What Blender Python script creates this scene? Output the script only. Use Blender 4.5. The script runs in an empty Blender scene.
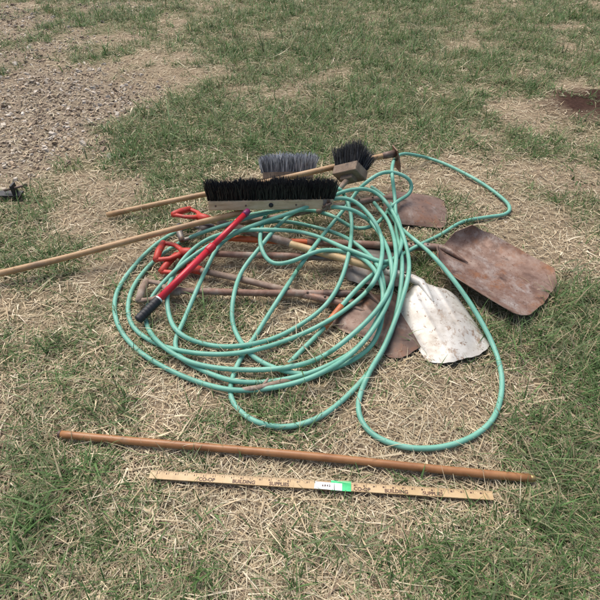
import bpy, math, random
import numpy as np
from mathutils import Vector, Matrix
random.seed(4); rng=np.random.default_rng(4)
D=bpy.data; C=bpy.context; S=C.scene
# ---------------------------------------------------------------- survey
H=1.30; PIT=math.radians(42.0); F=500.0
def g(u,v,z=0.0):
    """survey sheet coordinate -> metres on the level plane at height z"""
    cx=(u-300)/F; cy=(v-300)/F
    t=(H-z)/(math.sin(PIT)+cy*math.cos(PIT))
    return Vector((t*cx, t*(math.cos(PIT)-cy*math.sin(PIT)), z))
# ---------------------------------------------------------------- materials
def mat_new(name):
    m=D.materials.new(name); m.use_nodes=True
    nt=m.node_tree; b=nt.nodes['Principled BSDF']
    return m,nt,b
def ramp(nt,fac,stops):
    r=nt.nodes.new('ShaderNodeValToRGB')
    el=r.color_ramp.elements
    while len(el)<len(stops): el.new(0.5)
    for e,(p,c) in zip(el,stops):
        e.position=p; e.color=(*c,1)
    nt.links.new(fac,r.inputs[0]); return r.outputs[0]
def noise(nt,scale,detail=6,rough=0.6,coord='Object',stretch=None,dist=0):
    tc=nt.nodes.new('ShaderNodeTexCoord'); n=nt.nodes.new('ShaderNodeTexNoise')
    n.inputs['Scale'].default_value=scale; n.inputs['Detail'].default_value=detail
    n.inputs['Roughness'].default_value=rough; n.inputs['Distortion'].default_value=dist
    if stretch:
        mp=nt.nodes.new('ShaderNodeMapping'); mp.inputs['Scale'].default_value=stretch
        nt.links.new(tc.outputs[coord],mp.inputs[0]); nt.links.new(mp.outputs[0],n.inputs[0])
    else: nt.links.new(tc.outputs[coord],n.inputs[0])
    return n.outputs[0]
def bump(nt,b,h,strength=0.3,dist=0.002):
    n=nt.nodes.new('ShaderNodeBump'); n.inputs['Strength'].default_value=strength
    n.inputs['Distance'].default_value=dist
    nt.links.new(h,n.inputs['Height']); nt.links.new(n.outputs[0],b.inputs['Normal'])
def mixc(nt,fac,a,b_,mode='MIX'):
    mx=nt.nodes.new('ShaderNodeMix'); mx.data_type='RGBA'; mx.blend_type=mode
    if isinstance(fac,float): mx.inputs[0].default_value=fac
    else: nt.links.new(fac,mx.inputs[0])
    nt.links.new(a,mx.inputs[6]); nt.links.new(b_,mx.inputs[7]); return mx.outputs[2]
def speck(name,stops,scale,rough=0.6,metal=0,bs=0.3,bd=0.002,stretch=None,detail=6,spots=None):
    """noise colour ramp, optionally overlaid with patches (scale, lo, hi, colourA, colourB)"""
    m,nt,b=mat_new(name)
    n=noise(nt,scale,detail,0.65,stretch=stretch)
    c=ramp(nt,n,stops)
    for k,sp in enumerate(spots or []):
        sc,lo,hi,ca,cb=sp
        n2=noise(nt,sc*(1+0.07*k),10,0.72,stretch=(1,1,1) if k%2==0 else (1.3,0.8,1))
        msk=ramp(nt,n2,[(lo,(0,0,0)),(hi,(1,1,1))])
        n3=noise(nt,sc*6,4,0.6)
        c=mixc(nt,msk,c,ramp(nt,n3,[(0.35,ca),(0.65,cb)]))
    nt.links.new(c,b.inputs['Base Color'])
    b.inputs['Roughness'].default_value=rough; b.inputs['Metallic'].default_value=metal
    if bs: bump(nt,b,n,bs,bd)
    return m
def attr_mat(name,rough=0.7,trans=0.0):
    m,nt,b=mat_new(name)
    a=nt.nodes.new('ShaderNodeAttribute'); a.attribute_name='Col'
    nt.links.new(a.outputs['Color'],b.inputs['Base Color'])
    b.inputs['Roughness'].default_value=rough
    b.inputs['Specular IOR Level'].default_value=0.25
    if trans:
        t=nt.nodes.new('ShaderNodeBsdfTranslucent'); mx=nt.nodes.new('ShaderNodeMixShader')
        mx.inputs[0].default_value=trans
        nt.links.new(a.outputs['Color'],t.inputs[0])
        nt.links.new(b.outputs[0],mx.inputs[1]); nt.links.new(t.outputs[0],mx.inputs[2])
        nt.links.new(mx.outputs[0],nt.nodes['Material Output'].inputs[0])
    return m
DIRT=((0.16,0.11,0.07),(0.30,0.22,0.15))
M_hose=speck('hose_vinyl',[(0.3,(0.13,0.36,0.27)),(0.5,(0.18,0.45,0.34)),(0.72,(0.25,0.52,0.41))],9,0.5,0,0.05,spots=[(14,0.56,0.80,(0.13,0.24,0.17),(0.25,0.38,0.29))])
M_wood_tan=speck('wood_tan',[(0.25,(0.30,0.17,0.08)),(0.5,(0.44,0.27,0.13)),(0.75,(0.54,0.36,0.20))],14,0.5,spots=[(9,0.54,0.7,(0.20,0.13,0.08),(0.34,0.23,0.14))])
M_wood_varn=speck('wood_varnished',[(0.25,(0.22,0.085,0.03)),(0.5,(0.36,0.165,0.065)),(0.75,(0.46,0.24,0.105))],12,0.42,bs=0.1,spots=[(12,0.56,0.68,(0.16,0.08,0.04),(0.30,0.18,0.10))])
M_wood_grey=speck('wood_weathered',[(0.25,(0.13,0.09,0.065)),(0.5,(0.27,0.19,0.14)),(0.75,(0.42,0.34,0.27))],22,0.8,bs=0.6,spots=[(10,0.55,0.66,(0.40,0.34,0.28),(0.5,0.44,0.37))])
M_wood_red=speck('wood_reddish',[(0.25,(0.13,0.065,0.045)),(0.5,(0.24,0.13,0.09)),(0.75,(0.36,0.24,0.18))],20,0.7,bs=0.5,spots=[(8,0.5,0.64,(0.28,0.22,0.17),(0.42,0.34,0.28))])
M_wood_pale=speck('wood_pale',[(0.25,(0.36,0.22,0.09)),(0.5,(0.54,0.38,0.19)),(0.75,(0.64,0.49,0.29))],16,0.55,spots=[(10,0.56,0.72,*DIRT)])
M_block=speck('broom_block_wood',[(0.25,(0.42,0.28,0.14)),(0.5,(0.60,0.44,0.26)),(0.75,(0.70,0.55,0.36))],18,0.55,stretch=(1,6,6),spots=[(10,0.57,0.75,(0.25,0.17,0.10),(0.4,0.3,0.2))])
M_block2=speck('brush_block_wood',[(0.25,(0.13,0.09,0.06)),(0.5,(0.24,0.17,0.12)),(0.75,(0.36,0.28,0.2))],25,0.8,spots=[(14,0.5,0.66,(0.08,0.06,0.05),(0.14,0.1,0.08))])
M_rust=speck('rusty_steel',[(0.30,(0.13,0.072,0.050)),(0.45,(0.21,0.125,0.09)),(0.56,(0.28,0.185,0.14)),(0.72,(0.36,0.28,0.23))],16,0.50,0.25,0.45,0.0012,detail=12,
    spots=[(7,0.49,0.62,(0.27,0.115,0.048),(0.15,0.062,0.032)),(9,0.53,0.68,(0.42,0.36,0.32),(0.29,0.235,0.20)),(11,0.56,0.66,(0.08,0.045,0.032),(0.14,0.075,0.05)),(60,0.57,0.63,(0.08,0.042,0.028),(0.20,0.095,0.055))])
M_rust_dark=speck('dark_rusty_steel',[(0.3,(0.075,0.042,0.032)),(0.5,(0.13,0.082,0.062)),(0.7,(0.22,0.155,0.12))],16,0.52,0.25,0.45,0.0012,detail=12,
    spots=[(8,0.50,0.64,(0.22,0.092,0.04),(0.12,0.05,0.028)),(10,0.54,0.68,(0.30,0.255,0.22),(0.2,0.155,0.13)),(60,0.57,0.63,(0.05,0.028,0.02),(0.16,0.075,0.04))])
M_rust_pink=speck('brown_steel',[(0.3,(0.12,0.066,0.048)),(0.5,(0.22,0.14,0.105)),(0.7,(0.33,0.255,0.21))],16,0.52,0.25,0.45,0.0012,detail=12,
    spots=[(8,0.50,0.64,(0.24,0.10,0.045),(0.15,0.065,0.035)),(10,0.54,0.68,(0.38,0.33,0.29),(0.27,0.22,0.19)),(60,0.57,0.63,(0.07,0.04,0.028),(0.18,0.085,0.05))])
M_grey_steel=speck('grey_steel',[(0.3,(0.12,0.09,0.075)),(0.5,(0.22,0.20,0.18)),(0.7,(0.33,0.32,0.30))],9,0.5,0.4,0.3,0.001,spots=[(9,0.52,0.62,(0.2,0.1,0.05),(0.13,0.07,0.04))])
M_iron=speck('iron_fitting',[(0.3,(0.10,0.05,0.035)),(0.6,(0.22,0.16,0.13))],40,0.6,0.4,0.4,0.001)
M_white=speck('worn_white_metal',[(0.32,(0.46,0.42,0.36)),(0.45,(0.61,0.58,0.52)),(0.7,(0.71,0.69,0.64))],8,0.45,0.15,0.3,0.001,detail=10,
    spots=[(6,0.48,0.66,(0.38,0.33,0.27),(0.53,0.48,0.41)),(13,0.555,0.63,(0.25,0.15,0.09),(0.42,0.33,0.25)),(45,0.58,0.63,(0.15,0.09,0.06),(0.30,0.21,0.14))])
M_red=speck('red_enamel',[(0.3,(0.50,0.012,0.025)),(0.7,(0.66,0.03,0.05))],12,0.35,bs=0,spots=[(25,0.6,0.66,(0.25,0.03,0.03),(0.4,0.2,0.18))])
M_redp=speck('red_plastic',[(0.3,(0.42,0.03,0.02)),(0.7,(0.60,0.06,0.035))],15,0.5,bs=0,spots=[(20,0.56,0.68,(0.25,0.08,0.06),(0.4,0.2,0.15))])
M_orange=speck('orange_fibreglass',[(0.3,(0.50,0.08,0.02)),(0.7,(0.72,0.17,0.05))],15,0.5,bs=0.1)
M_black=speck('black_rubber',[(0.3,(0.012,0.012,0.014)),(0.7,(0.03,0.03,0.033))],40,0.55)
M_copper=speck('copper_tape',[(0.3,(0.40,0.10,0.03)),(0.7,(0.62,0.22,0.09))],50,0.5)
M_brass=speck('brass',[(0.3,(0.35,0.24,0.10)),(0.7,(0.55,0.42,0.2))],30,0.45,0.7)
M_bris_b=speck('black_bristle',[(0.3,(0.010,0.010,0.011)),(0.7,(0.035,0.034,0.034))],60,0.5,bs=0)
M_bris_g=attr_mat('grey_bristle',0.6)
M_rule=speck('yardstick_wood',[(0.25,(0.42,0.27,0.12)),(0.5,(0.56,0.39,0.20)),(0.75,(0.66,0.50,0.29))],10,0.5,bs=0.05,spots=[(12,0.54,0.76,(0.34,0.22,0.11),(0.48,0.34,0.19))])
M_ink=speck('printed_ink',[(0.4,(0.05,0.02,0.014)),(0.6,(0.12,0.045,0.028))],30,0.6,bs=0)
M_green=speck('green_tape',[(0.4,(0.02,0.50,0.16)),(0.6,(0.05,0.62,0.24))],20,0.5,bs=0)
M_paper=speck('white_label',[(0.4,(0.74,0.76,0.76)),(0.6,(0.82,0.82,0.80))],20,0.5,bs=0)
M_purple=speck('purple_collar',[(0.4,(0.16,0.02,0.08)),(0.6,(0.28,0.04,0.14))],20,0.4,bs=0)
# ---------------------------------------------------------------- mesh helpers
def link(o,parent=None):
    S.collection.objects.link(o)
    if parent: o.parent=parent
    return o
def empty(name,loc=(0,0,0)):
    e=D.objects.new(name,None); e.empty_display_size=0.1; link(e); return e
def mesh_obj(name,V,Fc,mat,parent=None,smooth=True,mats=None):
    me=D.meshes.new(name); me.from_pydata([tuple(v) for v in V],[],Fc); 
    me.materials.append(mat); me.validate()
    if smooth:
        me.polygons.foreach_set('use_smooth',[True]*len(me.polygons))
    me.update()
    o=D.objects.new(name,me); return link(o,parent)
def tube(name,pts,rad,mat,parent=None,sides=14,cap=True,flat=1.0):
    pts=[Vector(p) for p in pts]; n=len(pts)
    if not hasattr(rad,'__len__'): rad=[rad]*n
    V=[];Fc=[]
    up=None
    for i,p in enumerate(pts):
        t=(pts[min(i+1,n-1)]-pts[max(i-1,0)]).normalized()
        if up is None:
            up=Vector((0,0,1)) if abs(t.z)<0.9 else Vector((1,0,0))
        s=t.cross(up).normalized(); up=s.cross(t).normalized()
        for k in range(sides):
            a=2*math.pi*k/sides
            V.append(p+(s*math.cos(a)+up*math.sin(a)*flat)*rad[i])
    for i in range(n-1):
        for k in range(sides):
            a=i*sides+k; b=i*sides+(k+1)%sides
            Fc.append((a,b,b+sides,a+sides))
    if cap:
        for i,sgn in ((0,-1),(n-1,1)):
            V.append(pts[i]+(pts[i]-pts[i-sgn if 0<=i-sgn<n else i]).normalized()*rad[i]*0.35)
            c=len(V)-1; o=i*sides
            for k in range(sides):
                a=o+k;b=o+(k+1)%sides
                Fc.append((c,b,a) if sgn<0 else (c,a,b))
    return mesh_obj(name,V,Fc,mat,parent)
def shaft(name,a,b,r0,r1,mat,parent,n=24,wob=0.003,sides=14):
    a=Vector(a);b=Vector(b);pts=[];rs=[]
    ph=random.random()*6
    for i in range(n+1):
        s=i/n; p=a.lerp(b,s)
        w=math.sin(s*math.pi)*wob
        p=p+Vector((0,math.sin(s*5+ph),math.cos(s*4+ph)*0.5))*w
        pts.append(p); rs.append((r0+(r1-r0)*s)*(1+0.03*math.sin(s*17+ph)))
    return tube(name,pts,rs,mat,parent,sides)
def box(name,cen,ax,ay,az,dx,dy,dz,mat,parent,bev=0.003):
    import bmesh
    bm=bmesh.new(); bmesh.ops.create_cube(bm,size=1)
    for v in bm.verts:
        v.co=Vector((v.co.x*dx,v.co.y*dy,v.co.z*dz))
    bmesh.ops.bevel(bm,geom=bm.edges[:],offset=bev,segments=3,affect='EDGES',profile=0.7)
    R=Matrix((ax,ay,az)).transposed()
    me=D.meshes.new(name); bm.to_mesh(me); bm.free(); me.materials.append(mat)
    o=D.objects.new(name,me); link(o,parent)
    o.matrix_world=Matrix.Translation(cen)@R.to_4x4()
    return o
def frame(d,up=Vector((0,0,1)),roll=0):
    x=Vector(d).normalized(); y=up.cross(x).normalized(); z=x.cross(y)
    R=Matrix.Rotation(roll,3,x); return x,R@y,R@z
# ---------------------------------------------------------------- height map of the pile
HX0,HY0,CELL=-2.2,0.3,0.006
HM=np.zeros((int(4.4/CELL),int(4.2/CELL)))
def stamp(p,r,lift=0.0):
    i=int((p[0]-HX0)/CELL); j=int((p[1]-HY0)/CELL); k=int(r/CELL)+1
    if i-k<0 or j-k<0 or i+k>=HM.shape[0] or j+k>=HM.shape[1]: return
    a=np.arange(-k,k+1)*CELL
    d2=a[:,None]**2+a[None,:]**2
    h=np.where(d2<r*r,p[2]+np.sqrt(np.maximum(r*r-d2,0))*0.9+lift,0)
    sl=HM[i-k:i+k+1,j-k:j+k+1]; np.maximum(sl,h,out=sl)
def stamp_line(a,b,r):
    a=Vector(a);b=Vector(b); n=int((b-a).length/0.006)+1
    for i in range(n+1): stamp(a.lerp(b,i/n),r)
def look(x,y,r):
    i=int((x-HX0)/CELL); j=int((y-HY0)/CELL); k=max(1,int(r/CELL))
    if i-k<0 or j-k<0 or i+k>=HM.shape[0] or j+k>=HM.shape[1]: return 0
    return HM[i-k:i+k+1,j-k:j+k+1].max()
# ---------------------------------------------------------------- shovels
def dgrip(parent,end,d,mat,size=0.11,roll=0.0,mat2=None):
    """D-shaped grip: socket, two arms and a cross bar"""
    x,y,z=frame(d,roll=roll)   # x points outward, away from the blade
    end=Vector(end); w=size/2
    tube('grip_socket',[end-x*0.05,end-x*0.02,end+x*0.01],[0.0175,0.019,0.018],mat,parent)
    for s in (-1,1):
        pts=[end+x*0.0,end+x*0.02+y*s*w*0.45,end+x*0.045+y*s*w*0.85,end+x*0.08+y*s*w,end+x*0.10+y*s*w]
        tube('grip_arm',pts,[0.012,0.0115,0.0105,0.0105,0.011],mat,parent,10,flat=0.75)
    tube('grip_bar',[end+x*0.098-y*(w+0.006),end+x*0.103,end+x*0.098+y*(w+0.006)],[0.0135,0.015,0.0135],mat2 or mat,parent,12)
def shovel(name,base,tip,W,mat,end,shaft_mat,kind='scoop',dish=0.035,up=-1,roll=0.0,grip=None,grip_roll=0.0,r=0.0165,frac=None,round_=7,dent=0.0):
    E=empty(name)
    base=Vector(base);tip=Vector(tip); L=(tip-base).length
    x,y,z=frame(tip-base,roll=roll)
    NU,NV=44,40; V=[];Fc=[]
    ph=random.random()*9
    for i in range(NU+1):
        u=i/NU
        for j in range(NV+1):
            v=-1+2*j/NV
            if kind=='scoop':
                w=W/2*(0.72+0.28*min(1,u/0.20)**0.6)
                xx=L*(u*(1-0.085*abs(v)**round_)+(1-u)*0.10*abs(v)**2.2)
                xx-=L*0.025*u*(v*v)
            else:
                w=W/2*(0.86+0.14*math.sin(min(1,u/0.45)*math.pi/2))*(1-0.12*max(0,u-0.5))
                xx=L*(u*(1-0.34*abs(v)**2.0)+(1-u)*0.05*abs(v)**2)
            # turned-up sides, rolled back shoulder, stiffening ridges
            hh=dish*(0.40*abs(v)**2+0.60*abs(v)**6)*(1-0.50*u**1.6)
            hh+=dish*0.9*max(0,1-u/0.14)**1.6*min(1,(abs(v)/0.5))**1.5*(1-0.5*abs(v)**6)
            hh+=-0.12*dish*math.sin(u*math.pi)
            hh+=-0.011*math.exp(-(v/0.10)**2)*max(0,1-u/0.45)**0.8
            if kind=='scoop': hh+=-0.0035*(math.exp(-((abs(v)-0.38)/0.05)**2))*min(1,u/0.1)*max(0,1-u/0.8)**0.5
            hh+=0.0010*math.sin(7*u+3*v+ph)
            if dent:
                hh+=dent*math.exp(-((u-0.85)/0.12)**2-((v-0.55)/0.25)**2)
                hh-=dent*0.7*math.exp(-((u-0.95)/0.10)**2-((v+0.35)/0.22)**2)
                hh+=dent*0.6*math.exp(-((u-0.5)/0.15)**2-((v+0.7)/0.2)**2)
            if u>0.9: xx+=L*0.008*(u-0.9)*10*(math.sin(9*v+ph)*0.6+math.sin(23*v+2*ph)*0.35)
            V.append(base+x*xx+y*(v*w)+z*(hh if up>0 else -hh))
    for i in range(NU):
        for j in range(NV):
            a=i*(NV+1)+j; Fc.append((a,a+1,a+NV+2,a+NV+1))
    V=[v+Vector((0,0,(0.004-v.z)*0.9 if v.z<0.004 else 0)) for v in V]
    o=mesh_obj('blade',V,Fc,mat,E)
    md=o.modifiers.new('s','SOLIDIFY'); md.thickness=0.0026; md.offset=0
    es=o.modifiers.new('e','EDGE_SPLIT'); es.split_angle=math.radians(40)
    for vtx in V: stamp(vtx,0.010,0.002-0.008)
    end=Vector(end); d=(base-end).normalized()
    k=0.001 if up<0 else 0.004
    tube('socket',[base-d*0.17,base-d*0.08+z*k,base-d*0.03+z*k,base+x*0.01+z*k,base+x*0.045+z*(0.003+k),base+x*0.09+z*(0.006 if up<0 else 0),base+x*0.13+z*(0.004 if up<0 else -0.004)],
         [r*1.14,r*1.16,r*1.14,r*1.08,r*0.9,r*0.55,r*0.12],mat,E,14,flat=0.9)
    for s in (0.06,0.13):
        c=base-d*s
        tube('rivet',[c+Vector((0,-0.002,r*1.12)),c+Vector((0,-0.002,r*1.12+0.005))],[0.005,0.004],M_iron,E,8)
    if frac:
        f0,f1,fm=frac
        tube('sleeve',[base.lerp(end,f0),base.lerp(end,f1)],r*1.12,fm,E,14)
    shaft('shaft',base-d*0.10,end,r,r*0.92,shaft_mat,E)
    stamp_line(base,end,r)
    if grip: dgrip(E,end,-d,grip,roll=grip_roll)
    return E
# pile, lowest first
shovel('rusty_scoop_shovel',g(441,248,0.045),g(545,301,0.022),0.385,M_rust,g(226,238,0.07),M_orange,dish=0.055,up=1,roll=-0.05,r=0.0145,frac=(0.0,0.62,M_wood_red),round_=5,dent=0.004)
shovel('rusty_scoop_shovel',g(384,198,0.06),g(446,210,0.012),0.29,M_rust_pink,g(203,229,0.045),M_wood_grey,dish=0.04,up=-1,grip=M_grey_steel,r=0.014)
shovel('dark_scoop_shovel',g(368,294,0.04),g(424,345,0.010),0.27,M_rust_dark,g(168,291,0.035),M_wood_red,dish=0.04,up=-1,grip=M_wood_grey,r=0.014)
shovel('round_point_shovel',g(340,303,0.032),g(398,325,0.010),0.22,M_rust_pink,g(190,268,0.03),M_wood_grey,kind='round',dish=0.035,up=-1,grip=M_redp,r=0.014)
shovel('steel_square_shovel',g(343,258,0.05),g(408,266,0.03),0.25,M_grey_steel,g(183,252,0.05),M_wood_red,dish=0.025,up=-1,grip=M_redp,r=0.014)
shovel('white_scoop_shovel',g(420,281,0.085),g(465,359,0.014),0.25,M_white,g(200,217,0.09),M_wood_pale,dish=0.048,up=-1,roll=0.05,grip=M_redp,grip_roll=0.3,r=0.0155,frac=(0.55,0.9,M_wood_grey),round_=4,dent=0.008)
# long wooden pole hoe at the back
def hoe():
    E=empty('garden_hoe')
    a=g(107,215,0.02); b=g(392,154,0.16)
    shaft('handle',a,b,0.0125,0.0145,M_wood_tan,E,wob=0.006)
    stamp_line(a,b,0.016)
    x,y,z=frame(b-a)
    tube('ferrule',[b-x*0.05,b+x*0.015],[0.017,0.0185],M_iron,E)
    V=[];Fc=[]
    for i in range(9):
        for j in range(7):
            s=i/8; t=j/6-0.5
            V.append(b+x*(0.012+0.012*math.sin(s*2.2))+y*t*(0.065+0.045*s)+z*(0.030-0.11*s))
    for i in range(8):
        for j in range(6):
            q=i*7+j; Fc.append((q,q+1,q+8,q+7))
    o=mesh_obj('blade',V,Fc,M_rust,E); md=o.modifiers.new('s','SOLIDIFY'); md.thickness=0.005
    o.modifiers.new('e','EDGE_SPLIT')
hoe()
# ---------------------------------------------------------------- garden hose
def catmull(P,step=4.0):
    P=[np.array(p,float) for p in P]; out=[]
    Q=[2*P[0]-P[1]]+P+[2*P[-1]-P[-2]]
    for i in range(1,len(Q)-2):
        p0,p1,p2,p3=Q[i-1:i+3]; n=max(2,int(np.linalg.norm(p2-p1)/step))
        for k in range(n):
            t=k/n
            out.append(0.5*((2*p1)+(-p0+p2)*t+(2*p0-5*p1+4*p2-p3)*t*t+(-p0+3*p1-3*p2+p3)*t**3))
    out.append(P[-1]); return out
HR=0.0086
def drape(px):
    """lay a strand of hose over whatever is already on the ground"""
    n=len(px); z=np.full(n,0.03)
    for it in range(4):
        W=[g(p[0],p[1],zz) for p,zz in zip(px,z)]
        req=np.array([look(w.x,w.y,HR)+HR for w in W])
        xy=np.array([(w.x,w.y) for w in W]); s=np.concatenate([[0],np.cumsum(np.linalg.norm(np.diff(xy,axis=0),axis=1))])
        lim=np.max(req[None,:]-0.30*np.maximum(0,np.abs(s[:,None]-s[None,:])-0.01),axis=1)
        kern=np.exp(-((s[:,None]-s[None,:])/0.03)**2); kern/=kern.sum(1,keepdims=True)
        z=kern@lim
    z=np.minimum(z,0.19)
    W=[g(p[0],p[1],zz) for p,zz in zip(px,z)]
    for w in W: stamp(w,HR)
    return W
def hose(chunk):
    px=catmull(chunk); pts=[]
    for i in range(0,len(px),45):
        pts+=drape(px[max(0,i-1):i+45])[(1 if i else 0):]
    A=np.array([tuple(p) for p in pts])
    s=np.concatenate([[0],np.cumsum(np.linalg.norm(np.diff(A,axis=0),axis=1))])
    n=int(s[-1]/0.01); t=np.linspace(0,s[-1],n)
    B=np.stack([np.interp(t,s,A[:,k]) for k in range(3)],1)
    for _ in range(6):
        B[1:-1]=0.25*B[:-2]+0.5*B[1:-1]+0.25*B[2:]
    return B
E=empty('garden_hose')
route=[(285,368),(300,352),(322,330),(345,302),(372,275),(410,250),(440,235),(462,222),(488,217),(506,214),(509,205),(483,184),(445,164),(415,155),(399,155),(392,168),
 (395,200),(397,235),(402,262),(399,300),(390,335),(372,368),(345,398),(318,418),(285,427),(252,420),(231,398),(236,368),(256,335),(278,300),(310,252),(345,208),(362,186),
 (385,172),(408,178),(411,192),(394,204),(376,224),(355,228),(330,215),
 (300,210),(280,224),(262,245),(240,275),(232,310),(237,335),(258,360),(300,374),(340,366),
 (372,345),(383,310),(380,270),(350,240),(310,226),(270,222),(225,240),(205,272),(185,318),(175,345),(190,364),
 (240,382),(300,376),(352,352),(378,318),(382,285),(362,258),(325,250),(290,262),(270,262),
 (260,240),(270,208),(300,192),(335,186),(351,215),(347,262),(330,300),(300,325),(262,342),(215,346),(176,330),(168,290),(190,252),(230,232),(300,232),(350,250),(388,262),(402,240),(392,205),
 (370,186),(380,195),(398,225),(435,258),(470,303),(495,350),(502,388),(490,423),(455,444),(410,448),(372,434),(358,408),(368,375),(385,345),(402,300),(409,262),(396,218),(375,192),(350,190),
 (320,200),(260,213),(205,222),(165,238),(135,265),(116,295),(118,325),(140,352),(180,375),(225,389),(265,389),(310,378),(350,355),
 (378,322),(392,285),(386,245),(362,215),(335,207),(290,208),(235,222),(185,240),(150,265),(130,295),(132,325),(160,345),(205,354),(250,351),(300,335),
 (345,310),(375,280),(382,240),(365,210),(340,198),(290,213),(225,237),(178,268),(148,305),(152,335),(190,362),(250,370),(310,362),(352,335),(384,300),(396,262),(390,225),(372,200)]
B=hose(route)
tube('hose_run',[Vector(b) for b in B],HR,M_hose,E,12)
d=np.linalg.norm(B[:,:2]-np.array(g(335,316,0.03))[:2],axis=1); i=int(np.argmin(d[:60]))
tube('mender_sleeve',[Vector(b) for b in B[max(0,i-6):i+6]],HR*1.4,M_copper,E,12)
b0=Vector(B[0]); b1=Vector(B[2]); d0=(b0-b1).normalized()
tube('hose_coupling',[b0-d0*0.02,b0+d0*0.005,b0+d0*0.006,b0+d0*0.02],[HR*1.12,HR*1.15,HR*1.35,HR*1.35],M_brass,E,12)
# ---------------------------------------------------------------- brooms
def bristles(name,cen,ax,ay,az,lx,ly,length,parent,mat,n,spread=0.25,greys=None,w=0.0016):
    """ax along block, ay across, az the way the bristles point"""
    ax,ay,az=[np.array(v) for v in (ax,ay,az)]; cen=np.array(cen)
    a=rng.uniform(-.5,.5,n); b=rng.uniform(-.5,.5,n)
    clump=rng.normal(0,1,(60,2))
    ci=np.clip(((a+0.5)*34).astype(int),0,59)
    a=np.round(a*34)/34+rng.normal(0,0.006,n)
    b=np.round(b*5)/5+rng.normal(0,0.04,n)
    L=length*rng.uniform(0.80,1.08,n)*(1+0.05*clump[ci,0])
    base=cen+a[:,None]*lx*ax+b[:,None]*ly*ay
    dv=az+(a**3*4*spread*0.9+rng.normal(0,0.07,n)+0.05*clump[ci,1])[:,None]*ax+(b*spread*2.2+rng.normal(0,0.10,n)+0.06*clump[ci,0])[:,None]*ay
    dv/=np.linalg.norm(dv,axis=1,keepdims=True)
    mid=base+dv*(L*0.5)[:,None]; dv2=dv+rng.normal(0,0.12,(n,3)); tip=mid+dv2*(L*0.5)[:,None]
    th=rng.uniform(0,math.pi,n); sd=(np.cos(th)[:,None]*ax+np.sin(th)[:,None]*ay)*w
    V=np.stack([base-sd,base+sd,mid+sd,mid-sd,tip+sd*0.5,tip-sd*0.5],1).reshape(-1,3)
    Fc=[]
    for i in range(n):
        o=i*6; Fc+=[(o,o+1,o+2,o+3),(o+3,o+2,o+4,o+5)]
    ob=mesh_obj(name,V,Fc,mat,parent,False)
    if greys is not None:
        c=np.ones((n,6,4)); k=rng.choice(len(greys),n); c[:,:,:3]=np.array(greys)[k][:,None,:]
        at=ob.data.color_attributes.new('Col','FLOAT_COLOR','POINT'); at.data.foreach_set('color',c.ravel())
    return ob
def push_broom():
    E=empty('push_broom')
    a=g(209,204,0.17); b=g(333,202,0.17)
    x=(b-a).normalized(); L=(b-a).length
    tilt=math.radians(14)
    y=Vector((0,0,1)).cross(x).normalized()
    z=(Vector((0,0,1))*math.cos(tilt)+y*math.sin(tilt)).normalized(); y=z.cross(x)
    c=(a+b)/2
    box('block',c,x,y,z,L,0.062,0.042,M_block,E,0.006)
    bristles('bristle',c+z*0.018,x,y,z,L*0.99,0.055,0.078,E,M_bris_b,5200,0.34)
    f=c-y*0.031
    tube('handle_hole',[f+x*0.0+y*0.002,f-y*0.0015],[0.010,0.010],M_black,E,14)
    for s in (-0.44,-0.2,0.2,0.42):
        q=f+x*L*s; tube('screw',[q+y*0.001,q-y*0.002],[0.004,0.004],M_iron,E,8)
    box('bracket',c+x*(L/2-0.03)-z*0.003,x,y,z,0.03,0.068,0.046,M_grey_steel,E,0.002)
    tube('bolt',[c+x*(L/2-0.03)-y*0.03,c+x*(L/2-0.03)-y*0.05],[0.008,0.007],M_grey_steel,E,8)
    tube('wing_nut',[c+x*(L/2-0.05)-y*0.046-z*0.01,c+x*(L/2-0.01)-y*0.046+z*0.01],[0.005,0.005],M_iron,E,8)
    h0=c-x*L*0.32-y*0.01-z*0.035; h1=g(-40,283,0.03)
    shaft('handle',h0+x*0.05,h1,0.0125,0.0135,M_wood_tan,E,wob=0.006)
push_broom()
def grey_broom():
    E=empty('grey_push_broom')
    a=g(262,176,0.06); b=g(314,175,0.06)
    x=(b-a).normalized(); L=(b-a).length
    y=Vector((0,0,1)).cross(x).normalized(); t=math.radians(32)
    z=(Vector((0,0,1))*math.cos(t)+y*math.sin(t)).normalized(); y=z.cross(x)
    c=(a+b)/2
    box('block',c,x,y,z,L*0.96,0.055,0.035,M_block2,E,0.005)
    bristles('bristle',c+z*0.014,x,y,z,L,0.05,0.085,E,M_bris_g,2600,0.34,greys=[(0.42,0.43,0.46),(0.58,0.59,0.61),(0.28,0.29,0.32),(0.12,0.13,0.15),(0.72,0.73,0.74)],w=0.0019)
    shaft('handle',c-z*0.03,g(330,196,0.03),0.013,0.013,M_wood_tan,E)
grey_broom()
def brush():
    E=empty('black_scrub_broom')
    c=g(350,173,0.15)
    x=Vector((0.62,-0.38,0.36)).normalized()
    z=Vector((0.50,0.55,0.62)); z=(z-x*z.dot(x)).normalized(); y=z.cross(x)
    box('block',c,x,y,z,0.135,0.10,0.05,M_block2,E,0.007)
    box('socket_hump',c-z*0.034,x,y,z,0.07,0.05,0.024,M_block2,E,0.008)
    bristles('bristle',c+z*0.02,x,y,z,0.13,0.09,0.10,E,M_bris_b,2800,0.3)
    shaft('handle',c-z*0.03,g(318,212,0.07),0.013,0.013,M_wood_grey,E)
brush()
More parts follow.
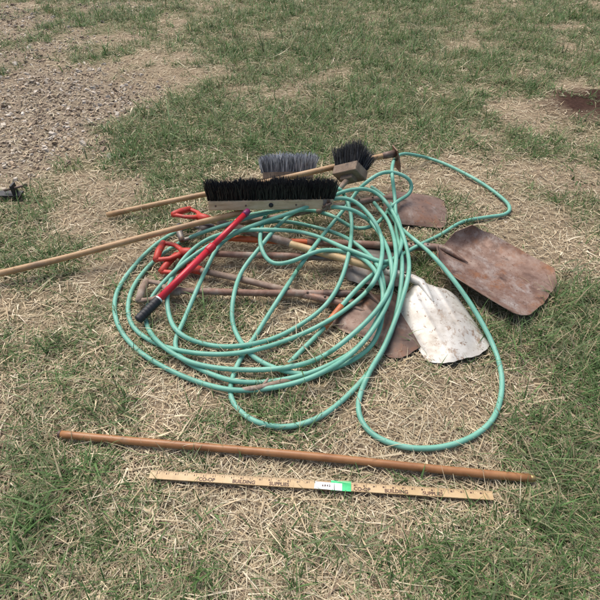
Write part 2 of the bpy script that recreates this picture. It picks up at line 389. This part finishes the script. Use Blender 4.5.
def red_handle():
    E=empty('red_pole_handle')
    a=g(138,320,0.035); b=g(247,212,0.17)
    x=(b-a).normalized(); L=(b-a).length
    pts=[];rs=[]
    for i in range(25):
        s=i/24; pts.append(a+x*0.105*s); rs.append(0.0172+0.0016*math.sin(i*2.1)*(1 if 2<i<22 else 0))
    tube('rubber_grip',pts,rs,M_black,E,16)
    tube('lower_tube',[a+x*0.10,a+x*L*0.62],0.0138,M_red,E,16)
    tube('lock_collar',[a+x*(L*0.60),a+x*(L*0.605),a+x*(L*0.655),a+x*(L*0.66)],[0.0145,0.0165,0.0165,0.0145],M_red,E,16)
    tube('upper_tube',[a+x*L*0.65,b-x*0.01],0.0120,M_red,E,16)
    tube('end_collar',[b-x*0.02,b-x*0.01,b+x*0.010],[0.0135,0.0140,0.0125],M_purple,E,16)
    tube('grip_band',[a+x*0.106,a+x*0.112],0.0148,M_paper,E,16)
red_handle()
# bare pole in front
E=empty('wooden_pole')
a=g(60,434,0.016); b=g(530,478,0.016)
shaft('pole',a,b,0.0112,0.0112,M_wood_varn,E,40,0.004)
stamp_line(a,b,0.020)
x=(b-a).normalized()
tube('threaded_tip',[b-x*0.002,b+x*0.012,b+x*0.014],[0.0095,0.0092,0.007],M_brass,E)
tube('dark_end',[a-x*0.004,a+x*0.004],[0.0110,0.0115],M_rust_dark,E)
# weathered stick under the hose
E=empty('weathered_stick')
p=[g(236,391,0.016),g(262,387,0.02),g(290,380,0.017),g(318,376,0.014)]
tube('stick',p,[0.008,0.010,0.010,0.006],M_wood_grey,E,9)
tube('stub',[p[1],p[1]+Vector((0.02,0.025,0.014))],[0.006,0.004],M_wood_grey,E,7)
# ---------------------------------------------------------------- yardstick
E=empty('yardstick')
a=g(150,474.5,0.013); b=g(493,496,0.013); x,y,z=frame(b-a); L=(b-a).length; c=(a+b)/2; YW=0.0245
box('stick',c,x,y,z,L,YW,0.0045,M_rule,E,0.0008)
stamp_line(a,b,0.028)
V=[];Fc=[]
for i in range(1,36*8):
    xx=-L/2+L*i/288; hl=0.009 if i%8==0 else (0.006 if i%4==0 else 0.0035)
    w=0.0006 if i%8==0 else 0.00035
    y0,y1=YW/2-0.0008-hl,YW/2-0.0008
    o=len(V)
    for (dx,yy) in ((-w,y0),(w,y0),(w,y1),(-w,y1)): V.append(c+x*(xx+dx)+y*yy+z*0.0026)
    Fc.append((o,o+1,o+2,o+3))
mesh_obj('tick_marks',V,Fc,M_ink,E,False)
R=Matrix((x,y,z)).transposed().to_4x4()
def text(s,xx,yy,size,name,dz=0.0027):
    cu=D.curves.new(name,'FONT'); cu.body=s; cu.size=size; cu.align_x='CENTER'; cu.offset=0.0004
    cu.materials.append(M_ink); o=D.objects.new(name,cu); link(o,E)
    o.matrix_world=Matrix.Translation(c+x*xx+y*yy+z*dz)@R
for k,(s,xx) in enumerate((('CO-OP',-0.30),('BUILDING',-0.20),('SUPPLIES',-0.105),('CO-OP',0.115),('BUILDING',0.205),('SUPPLIES',0.30))):
    text(s,L*xx/0.914,-0.0100,0.0140,'lettering_%d'%k)
for i in range(1,36): text(str(i),-L/2+L*i/36-0.006,0.0025,0.0055,'numeral_%d'%i)
box('green_tape',c+x*(L*0.065)+z*0.0028,x,y,z,0.055,YW+0.004,0.0012,M_green,E,0.0003)
box('paper_label',c+x*(L*0.028)-y*0.003+z*0.0038,x,(y+x*0.05).normalized(),z,0.075,YW-0.004,0.0008,M_paper,E,0.0002)
text('6 8 4 2',L*0.022,-0.005,0.008,'label_writing',0.0044)
# small dark bracket far left
E=empty('steel_bracket')
c=g(10,194,0.02)
X=Vector((1,0,0));Y=Vector((0,1,0));Z=Vector((0,0,1))
box('base_plate',c,X,Y,Z,0.12,0.05,0.010,M_black,E,0.002)
box('upright_plate',c+Vector((0.03,0.0,0.03)),X,Y,Z,0.010,0.045,0.05,M_black,E,0.002)
tube('pin',[c+Vector((-0.02,0,0.02)),c+Vector((0.08,0,0.045))],0.006,M_iron,E,8)
# ---------------------------------------------------------------- ground noise
def vnoise(x,y,sc,seed):
    r=np.random.default_rng(seed).random((256,256))
    X=x*sc+100;Yy=y*sc+100; i=np.floor(X).astype(int);j=np.floor(Yy).astype(int)
    fx=X-i;fy=Yy-j; fx=fx*fx*(3-2*fx);fy=fy*fy*(3-2*fy)
    A=r[i%256,j%256];B=r[(i+1)%256,j%256];Cc=r[i%256,(j+1)%256];Dd=r[(i+1)%256,(j+1)%256]
    return (A*(1-fx)+B*fx)*(1-fy)+(Cc*(1-fx)+Dd*fx)*fy
def fbm(x,y,sc,seed,o=4):
    s=0;a=0.5;t=0
    for k in range(o): s=s+a*vnoise(x,y,sc*2**k,seed+k);t+=a;a*=0.55
    return s/t
def blob(x,y,u,v,r,st,ry=None):
    p=g(u,v); return st*np.exp(-(((x-p.x)/r)**2+((y-p.y)/(ry or r))**2))
def chips_mask(x,y):
    m=blob(x,y,40,105,0.95,1.15,0.8)+blob(x,y,15,145,0.7,0.9,0.45)+blob(x,y,120,95,0.5,0.6,0.35)+blob(x,y,-20,30,1.6,0.9,1.6)
    m-=blob(x,y,170,125,0.4,1.0,0.4)
    return np.clip(m*1.2-0.45+1.5*(fbm(x,y,3.5,91)-0.5),0,1)
def green_mask(x,y):
    m=fbm(x,y,2.9,7,5)-0.50
    m=m*2.8+0.25
    m+=0.56*np.clip((y-2.45)/0.7,0,1)
    for a in ((560,180,0.35,0.30),(590,330,0.3,0.5),(590,420,0.22,0.5),(520,320,0.2,0.3),(150,135,0.35,1.0),(200,115,0.35,0.7),(40,235,0.28,0.45),(15,330,0.2,0.5),(100,500,0.2,0.5),(30,400,0.18,0.35),
              (215,410,0.12,0.5),(560,505,0.2,0.45),(450,405,0.14,0.4),(230,150,0.4,0.5),(560,470,0.15,0.35),(20,560,0.3,0.4),(520,570,0.3,0.4),(330,520,0.15,0.35),(190,450,0.1,0.35),(120,395,0.1,0.3),(300,130,0.5,0.4),(450,110,0.6,0.3),(270,405,0.12,0.3),(480,360,0.15,0.3)):
        m=m+blob(x,y,*a[:4])
    for a in ((490,165,0.28,-0.7),(545,215,0.2,-0.35),(140,440,0.18,-0.45),(420,465,0.25,-0.45),(300,450,0.2,-0.3),(250,310,0.40,-0.40),(60,370,0.15,-0.35),(540,380,0.15,-0.3),(100,200,0.3,-0.4),(560,130,0.3,-0.4),(400,95,0.3,-0.3),(120,80,0.6,-0.8)):
        m=m+blob(x,y,*a[:4])
    m-=1.4*chips_mask(x,y)
    m-=blob(x,y,592,105,0.45,1.3,0.4)
    return np.clip(m,0,1)
def soil_mask(x,y):
    return np.clip(blob(x,y,598,104,0.42,2.2,0.36)-0.7+1.2*(fbm(x,y,6,19,3)-0.5),0,1)*(blob(x,y,598,104,0.5,1,0.42)>0.25)
def gh(x,y):
    pile=np.exp(-(((x-0)/1.3)**2+((y-1.7)/0.9)**2))
    return (0.05*(fbm(x,y,1.2,33,3)-0.5)+0.014*(fbm(x,y,12,44,2)-0.5))*(1-0.9*np.clip(pile*1.6,0,1))*np.clip((y-0)/3,0.25,1)-0.004+0.03*soil_mask(x,y)
# ---------------------------------------------------------------- ground sheet
def axis(lo,hi,step,far,n):
    core=np.arange(lo,hi,step); t=np.geomspace(1,far,n)
    return np.concatenate([(lo-(t-1+step))[::-1],core,hi+(t-1+step)])
gx=axis(-5,5,0.03,400,30); gy=axis(-1,9,0.03,400,30)
XX,YY=np.meshgrid(gx,gy,indexing='ij'); ZZ=gh(XX,YY)
fade=np.clip((np.hypot(XX,YY-3)-8)/10,0,1); ZZ=ZZ*(1-fade)-0.004
V=np.stack([XX,YY,ZZ],-1).reshape(-1,3); nx,ny=XX.shape
I=np.arange(nx*ny).reshape(nx,ny)
Q=np.stack([I[:-1,:-1],I[1:,:-1],I[1:,1:],I[:-1,1:]],-1).reshape(-1,4)
def fast_mesh(name,V,Q,mat,col=None,smooth=False):
    me=D.meshes.new(name); k=Q.shape[1]
    me.vertices.add(len(V)); me.vertices.foreach_set('co',np.ascontiguousarray(V,dtype=np.float32).ravel())
    me.loops.add(Q.size); me.loops.foreach_set('vertex_index',Q.astype(np.int32).ravel())
    me.polygons.add(len(Q)); me.polygons.foreach_set('loop_start',np.arange(0,Q.size,k,dtype=np.int32))
    me.polygons.foreach_set('loop_total',np.full(len(Q),k,dtype=np.int32))
    me.polygons.foreach_set('use_smooth',np.full(len(Q),smooth))
    me.update(calc_edges=True); me.materials.append(mat)
    if col is not None:
        at=me.color_attributes.new('Col','FLOAT_COLOR','POINT')
        c4=np.ones((len(V),4),np.float32); c4[:,:3]=col; at.data.foreach_set('color',c4.ravel())
    o=D.objects.new(name,me); return link(o)
m,nt,b=mat_new('ground_thatch')
at=nt.nodes.new('ShaderNodeAttribute'); at.attribute_name='Col'
sep=nt.nodes.new('ShaderNodeSeparateColor'); nt.links.new(at.outputs['Color'],sep.inputs[0])
n1=noise(nt,60,10,0.75); n2=noise(nt,5,5,0.6)
straw=ramp(nt,n1,[(0.3,(0.19,0.14,0.09)),(0.48,(0.35,0.27,0.18)),(0.62,(0.47,0.38,0.26)),(0.8,(0.60,0.51,0.37))])
grn=ramp(nt,n1,[(0.3,(0.05,0.065,0.025)),(0.5,(0.13,0.15,0.065)),(0.75,(0.27,0.26,0.14))])
chp=ramp(nt,n1,[(0.3,(0.16,0.12,0.085)),(0.5,(0.33,0.265,0.195)),(0.7,(0.46,0.39,0.31))])
soil=ramp(nt,n1,[(0.3,(0.03,0.015,0.01)),(0.7,(0.11,0.06,0.045))])
cur=straw
for k,cc in ((0,grn),(1,chp),(2,soil)): cur=mixc(nt,sep.outputs[k],cur,cc)
cur=mixc(nt,0.5,cur,ramp(nt,n2,[(0.3,(0.65,0.62,0.58)),(0.7,(1,1,1))]),'MULTIPLY')
nt.links.new(cur,b.inputs['Base Color']); b.inputs['Roughness'].default_value=0.95
b.inputs['Specular IOR Level'].default_value=0.1
bump(nt,b,n1,0.9,0.012)
gm=green_mask(XX,YY).ravel(); cm=chips_mask(XX,YY).ravel(); sm=soil_mask(XX,YY).ravel()
fast_mesh('ground',V,Q,m,np.stack([np.clip(gm*1.1,0,0.85),cm,sm],1),True)
# ---------------------------------------------------------------- blades
def blades(name,x,y,z,ang,L,w,e0,bend,col,mat,K=3,twist=0.0):
    n=len(x); px=x.copy();py=y.copy();pz=z.copy(); rows=[]
    sx=-np.sin(ang+twist);sy=np.cos(ang+twist)
    for k in range(K+1):
        s=k/K; ww=w*(1-s**1.6*0.88)*0.5
        rows.append(np.stack([px-sx*ww,py-sy*ww,pz,px+sx*ww,py+sy*ww,pz],1))
        e=e0-bend*(s+0.5/K)
        px=px+np.cos(ang)*np.cos(e)*L/K; py=py+np.sin(ang)*np.cos(e)*L/K; pz=pz+np.sin(e)*L/K
    V=np.stack(rows,1).reshape(n*(K+1)*2,3)
    base=(np.arange(n)*(K+1)*2)[:,None]
    Q=np.concatenate([base+np.array([[2*k,2*k+1,2*k+3,2*k+2]]) for k in range(K)],1).reshape(-1,4)
    cc=np.repeat(col,(K+1)*2,axis=0)
    return fast_mesh(name,V,Q,mat,cc)
def scatter(n,far=9.5,pw=1.5):
    y=0.25+(far-0.25)*rng.random(n)**pw
    hw=0.9+0.75*y
    x=rng.uniform(-1,1,n)*hw
    return x,y
def pick(cols,n,p=None,jit=0.18):
    c=np.array(cols)[rng.choice(len(cols),n,p=p)]
    return np.clip(c*(1+rng.normal(0,jit,(n,1))),0.005,0.9)
M_straw=attr_mat('dry_straw',0.75); M_grass=attr_mat('green_grass',0.55,0.25); M_chip=attr_mat('chips',0.85)
def on_pile(x,y,h=0.012):
    return HM[np.clip(((x-HX0)/CELL).astype(int),0,HM.shape[0]-1),np.clip(((y-HY0)/CELL).astype(int),0,HM.shape[1]-1)]>h
x,y=scatter(330000,pw=1.7)
keep=rng.random(len(x))<(1-0.45*np.clip(chips_mask(x,y)*1.3,0,1))*(1-0.3*green_mask(x,y))*(1-soil_mask(x,y))*(0.40+0.95*fbm(x,y,5,61,3))
x=x[keep];y=y[keep];n=len(x)
big=fbm(x,y,2.2,71,3)
col=pick([(0.58,0.48,0.32),(0.48,0.38,0.24),(0.68,0.59,0.43),(0.37,0.28,0.175),(0.25,0.18,0.12),(0.52,0.46,0.31)],n,[.27,.24,.12,.17,.08,.12],0.12)
col*=(0.74+0.55*big)[:,None]
dirn=fbm(x,y,3,81,2)*8+rng.normal(0,1.2,n)
blades('dry_straw',x,y,gh(x,y)+rng.uniform(-0.002,0.008,n),dirn,rng.gamma(2.4,0.0155,n)+0.010,rng.gamma(3.0,0.00052,n)*(1+0.22*y)+0.0004,rng.normal(0.08,0.17,n),rng.normal(0.3,0.35,n),col,M_straw,2,rng.normal(0,0.4,n))
# green grass in tufts
nt_=46000
tx,ty=scatter(nt_,pw=1.2); gmk=green_mask(tx,ty); keep=rng.random(nt_)<gmk*0.9+0.07*(1-np.clip(chips_mask(tx,ty)*2,0,1))*(1-soil_mask(tx,ty)); tx=tx[keep];ty=ty[keep];gmk=gmk[keep]
cnt=rng.integers(3,14,len(tx)); idx=np.repeat(np.arange(len(tx)),cnt); n=len(idx)
x=tx[idx]+rng.normal(0,0.02,n);y=ty[idx]+rng.normal(0,0.02,n)
k2=~(on_pile(x,y)&(rng.random(n)<0.97)); x=x[k2];y=y[k2];idx=idx[k2];n=len(x)
tall=0.6+0.95*rng.random(len(tx))**2
coarse=(rng.random(len(tx))<0.03)
L=(0.022+0.040*rng.random(n)+0.052*gmk[idx]*rng.random(n))*tall[idx]*(1+0.25*np.clip((y-2.2)/1.5,0,1))*(1+0.6*coarse[idx])
tc=pick([(0.125,0.21,0.072),(0.09,0.17,0.052),(0.165,0.255,0.095),(0.19,0.24,0.115),(0.26,0.28,0.15)],len(tx),[.3,.25,.2,.15,.1],0.14)
col=np.clip(tc[idx]*(1+rng.normal(0,0.2,(n,1))),0.01,0.6)
dry=rng.random(n)<0.15; col[dry]=pick([(0.48,0.41,0.25),(0.36,0.30,0.17)],dry.sum())
blades('green_grass',x,y,gh(x,y)-0.003,rng.uniform(0,6.283,n),L,rng.uniform(0.0018,0.0040,n)*(1+0.1*y)*(1+0.8*coarse[idx]),rng.uniform(0.30,1.40,n),rng.uniform(0.2,1.5,n),col,M_grass,3)
# chips and clods
x,y=scatter(120000,pw=1.0); cmk=chips_mask(x,y); keep=rng.random(len(x))<cmk*0.85+0.004; x=x[keep];y=y[keep];cmk=cmk[keep];n=len(x)
s=rng.gamma(2.2,0.0026,n)+0.003; s=np.where(cmk<0.05,np.minimum(s,0.006),np.minimum(s,0.024))
asp=rng.uniform(0.25,0.9,n); a=rng.uniform(0,6.28,n); h=s*rng.uniform(0.15,0.45,n)
cu=np.array([(-1,-1,-1),(1,-1,-1),(1,1,-1),(-1,1,-1),(-.7,-.8,1),(.8,-.6,1),(.6,.8,1),(-.8,.6,1)],float)
P=cu[None]*np.stack([s,s*asp,h],1)[:,None,:]; P=P*(1+rng.normal(0,0.22,P.shape))
tl=rng.normal(0,0.35,n)[:,None]; P[:,:,2]+=P[:,:,0]*tl
ca=np.cos(a)[:,None];sa=np.sin(a)[:,None]
X2=P[:,:,0]*ca-P[:,:,1]*sa+x[:,None];Y2=P[:,:,0]*sa+P[:,:,1]*ca+y[:,None];Z2=P[:,:,2]+gh(x,y)[:,None]+h[:,None]*0.5
V=np.stack([X2,Y2,Z2],-1).reshape(-1,3)
q=np.array([(0,3,2,1),(4,5,6,7),(0,1,5,4),(1,2,6,5),(2,3,7,6),(3,0,4,7)])
Q=(np.arange(n)*8)[:,None,None]+q[None]; Q=Q.reshape(-1,4)
col=pick([(0.46,0.39,0.30),(0.36,0.285,0.205),(0.58,0.51,0.42),(0.24,0.18,0.13),(0.42,0.32,0.22)],n)*(0.75+0.5*fbm(x,y,2,55,3))[:,None]
fast_mesh('wood_chips',V,Q,M_chip,np.repeat(col,8,axis=0))
# ---------------------------------------------------------------- light
EL=math.radians(62); AZ=math.radians(-35)
w=D.worlds.new('World'); S.world=w; w.use_nodes=True; nt=w.node_tree
sky=nt.nodes.new('ShaderNodeTexSky'); sky.sky_type='NISHITA'; sky.sun_disc=False
sky.sun_elevation=EL; sky.sun_rotation=AZ; sky.dust_density=4
nt.links.new(sky.outputs[0],nt.nodes['Background'].inputs[0]); nt.nodes['Background'].inputs[1].default_value=0.15
sd=D.lights.new('sun','SUN'); sd.energy=2.9; sd.angle=math.radians(42); sd.color=(1,0.955,0.885)
so=D.objects.new('sun',sd); link(so)
d=Vector((math.sin(AZ)*math.cos(EL),math.cos(AZ)*math.cos(EL),math.sin(EL)))
so.rotation_euler=d.to_track_quat('Z','Y').to_euler(); so.location=d*10
# ---------------------------------------------------------------- camera
cd=D.cameras.new('camera'); cd.sensor_width=36; cd.lens=36*F/600; cd.clip_start=0.05; cd.clip_end=2000
co=D.objects.new('camera',cd); link(co); co.location=(0,0,H); co.rotation_euler=(math.pi/2-PIT,0,0)
S.camera=co
S.view_settings.view_transform='Standard'; S.view_settings.look='None'; S.view_settings.exposure=0
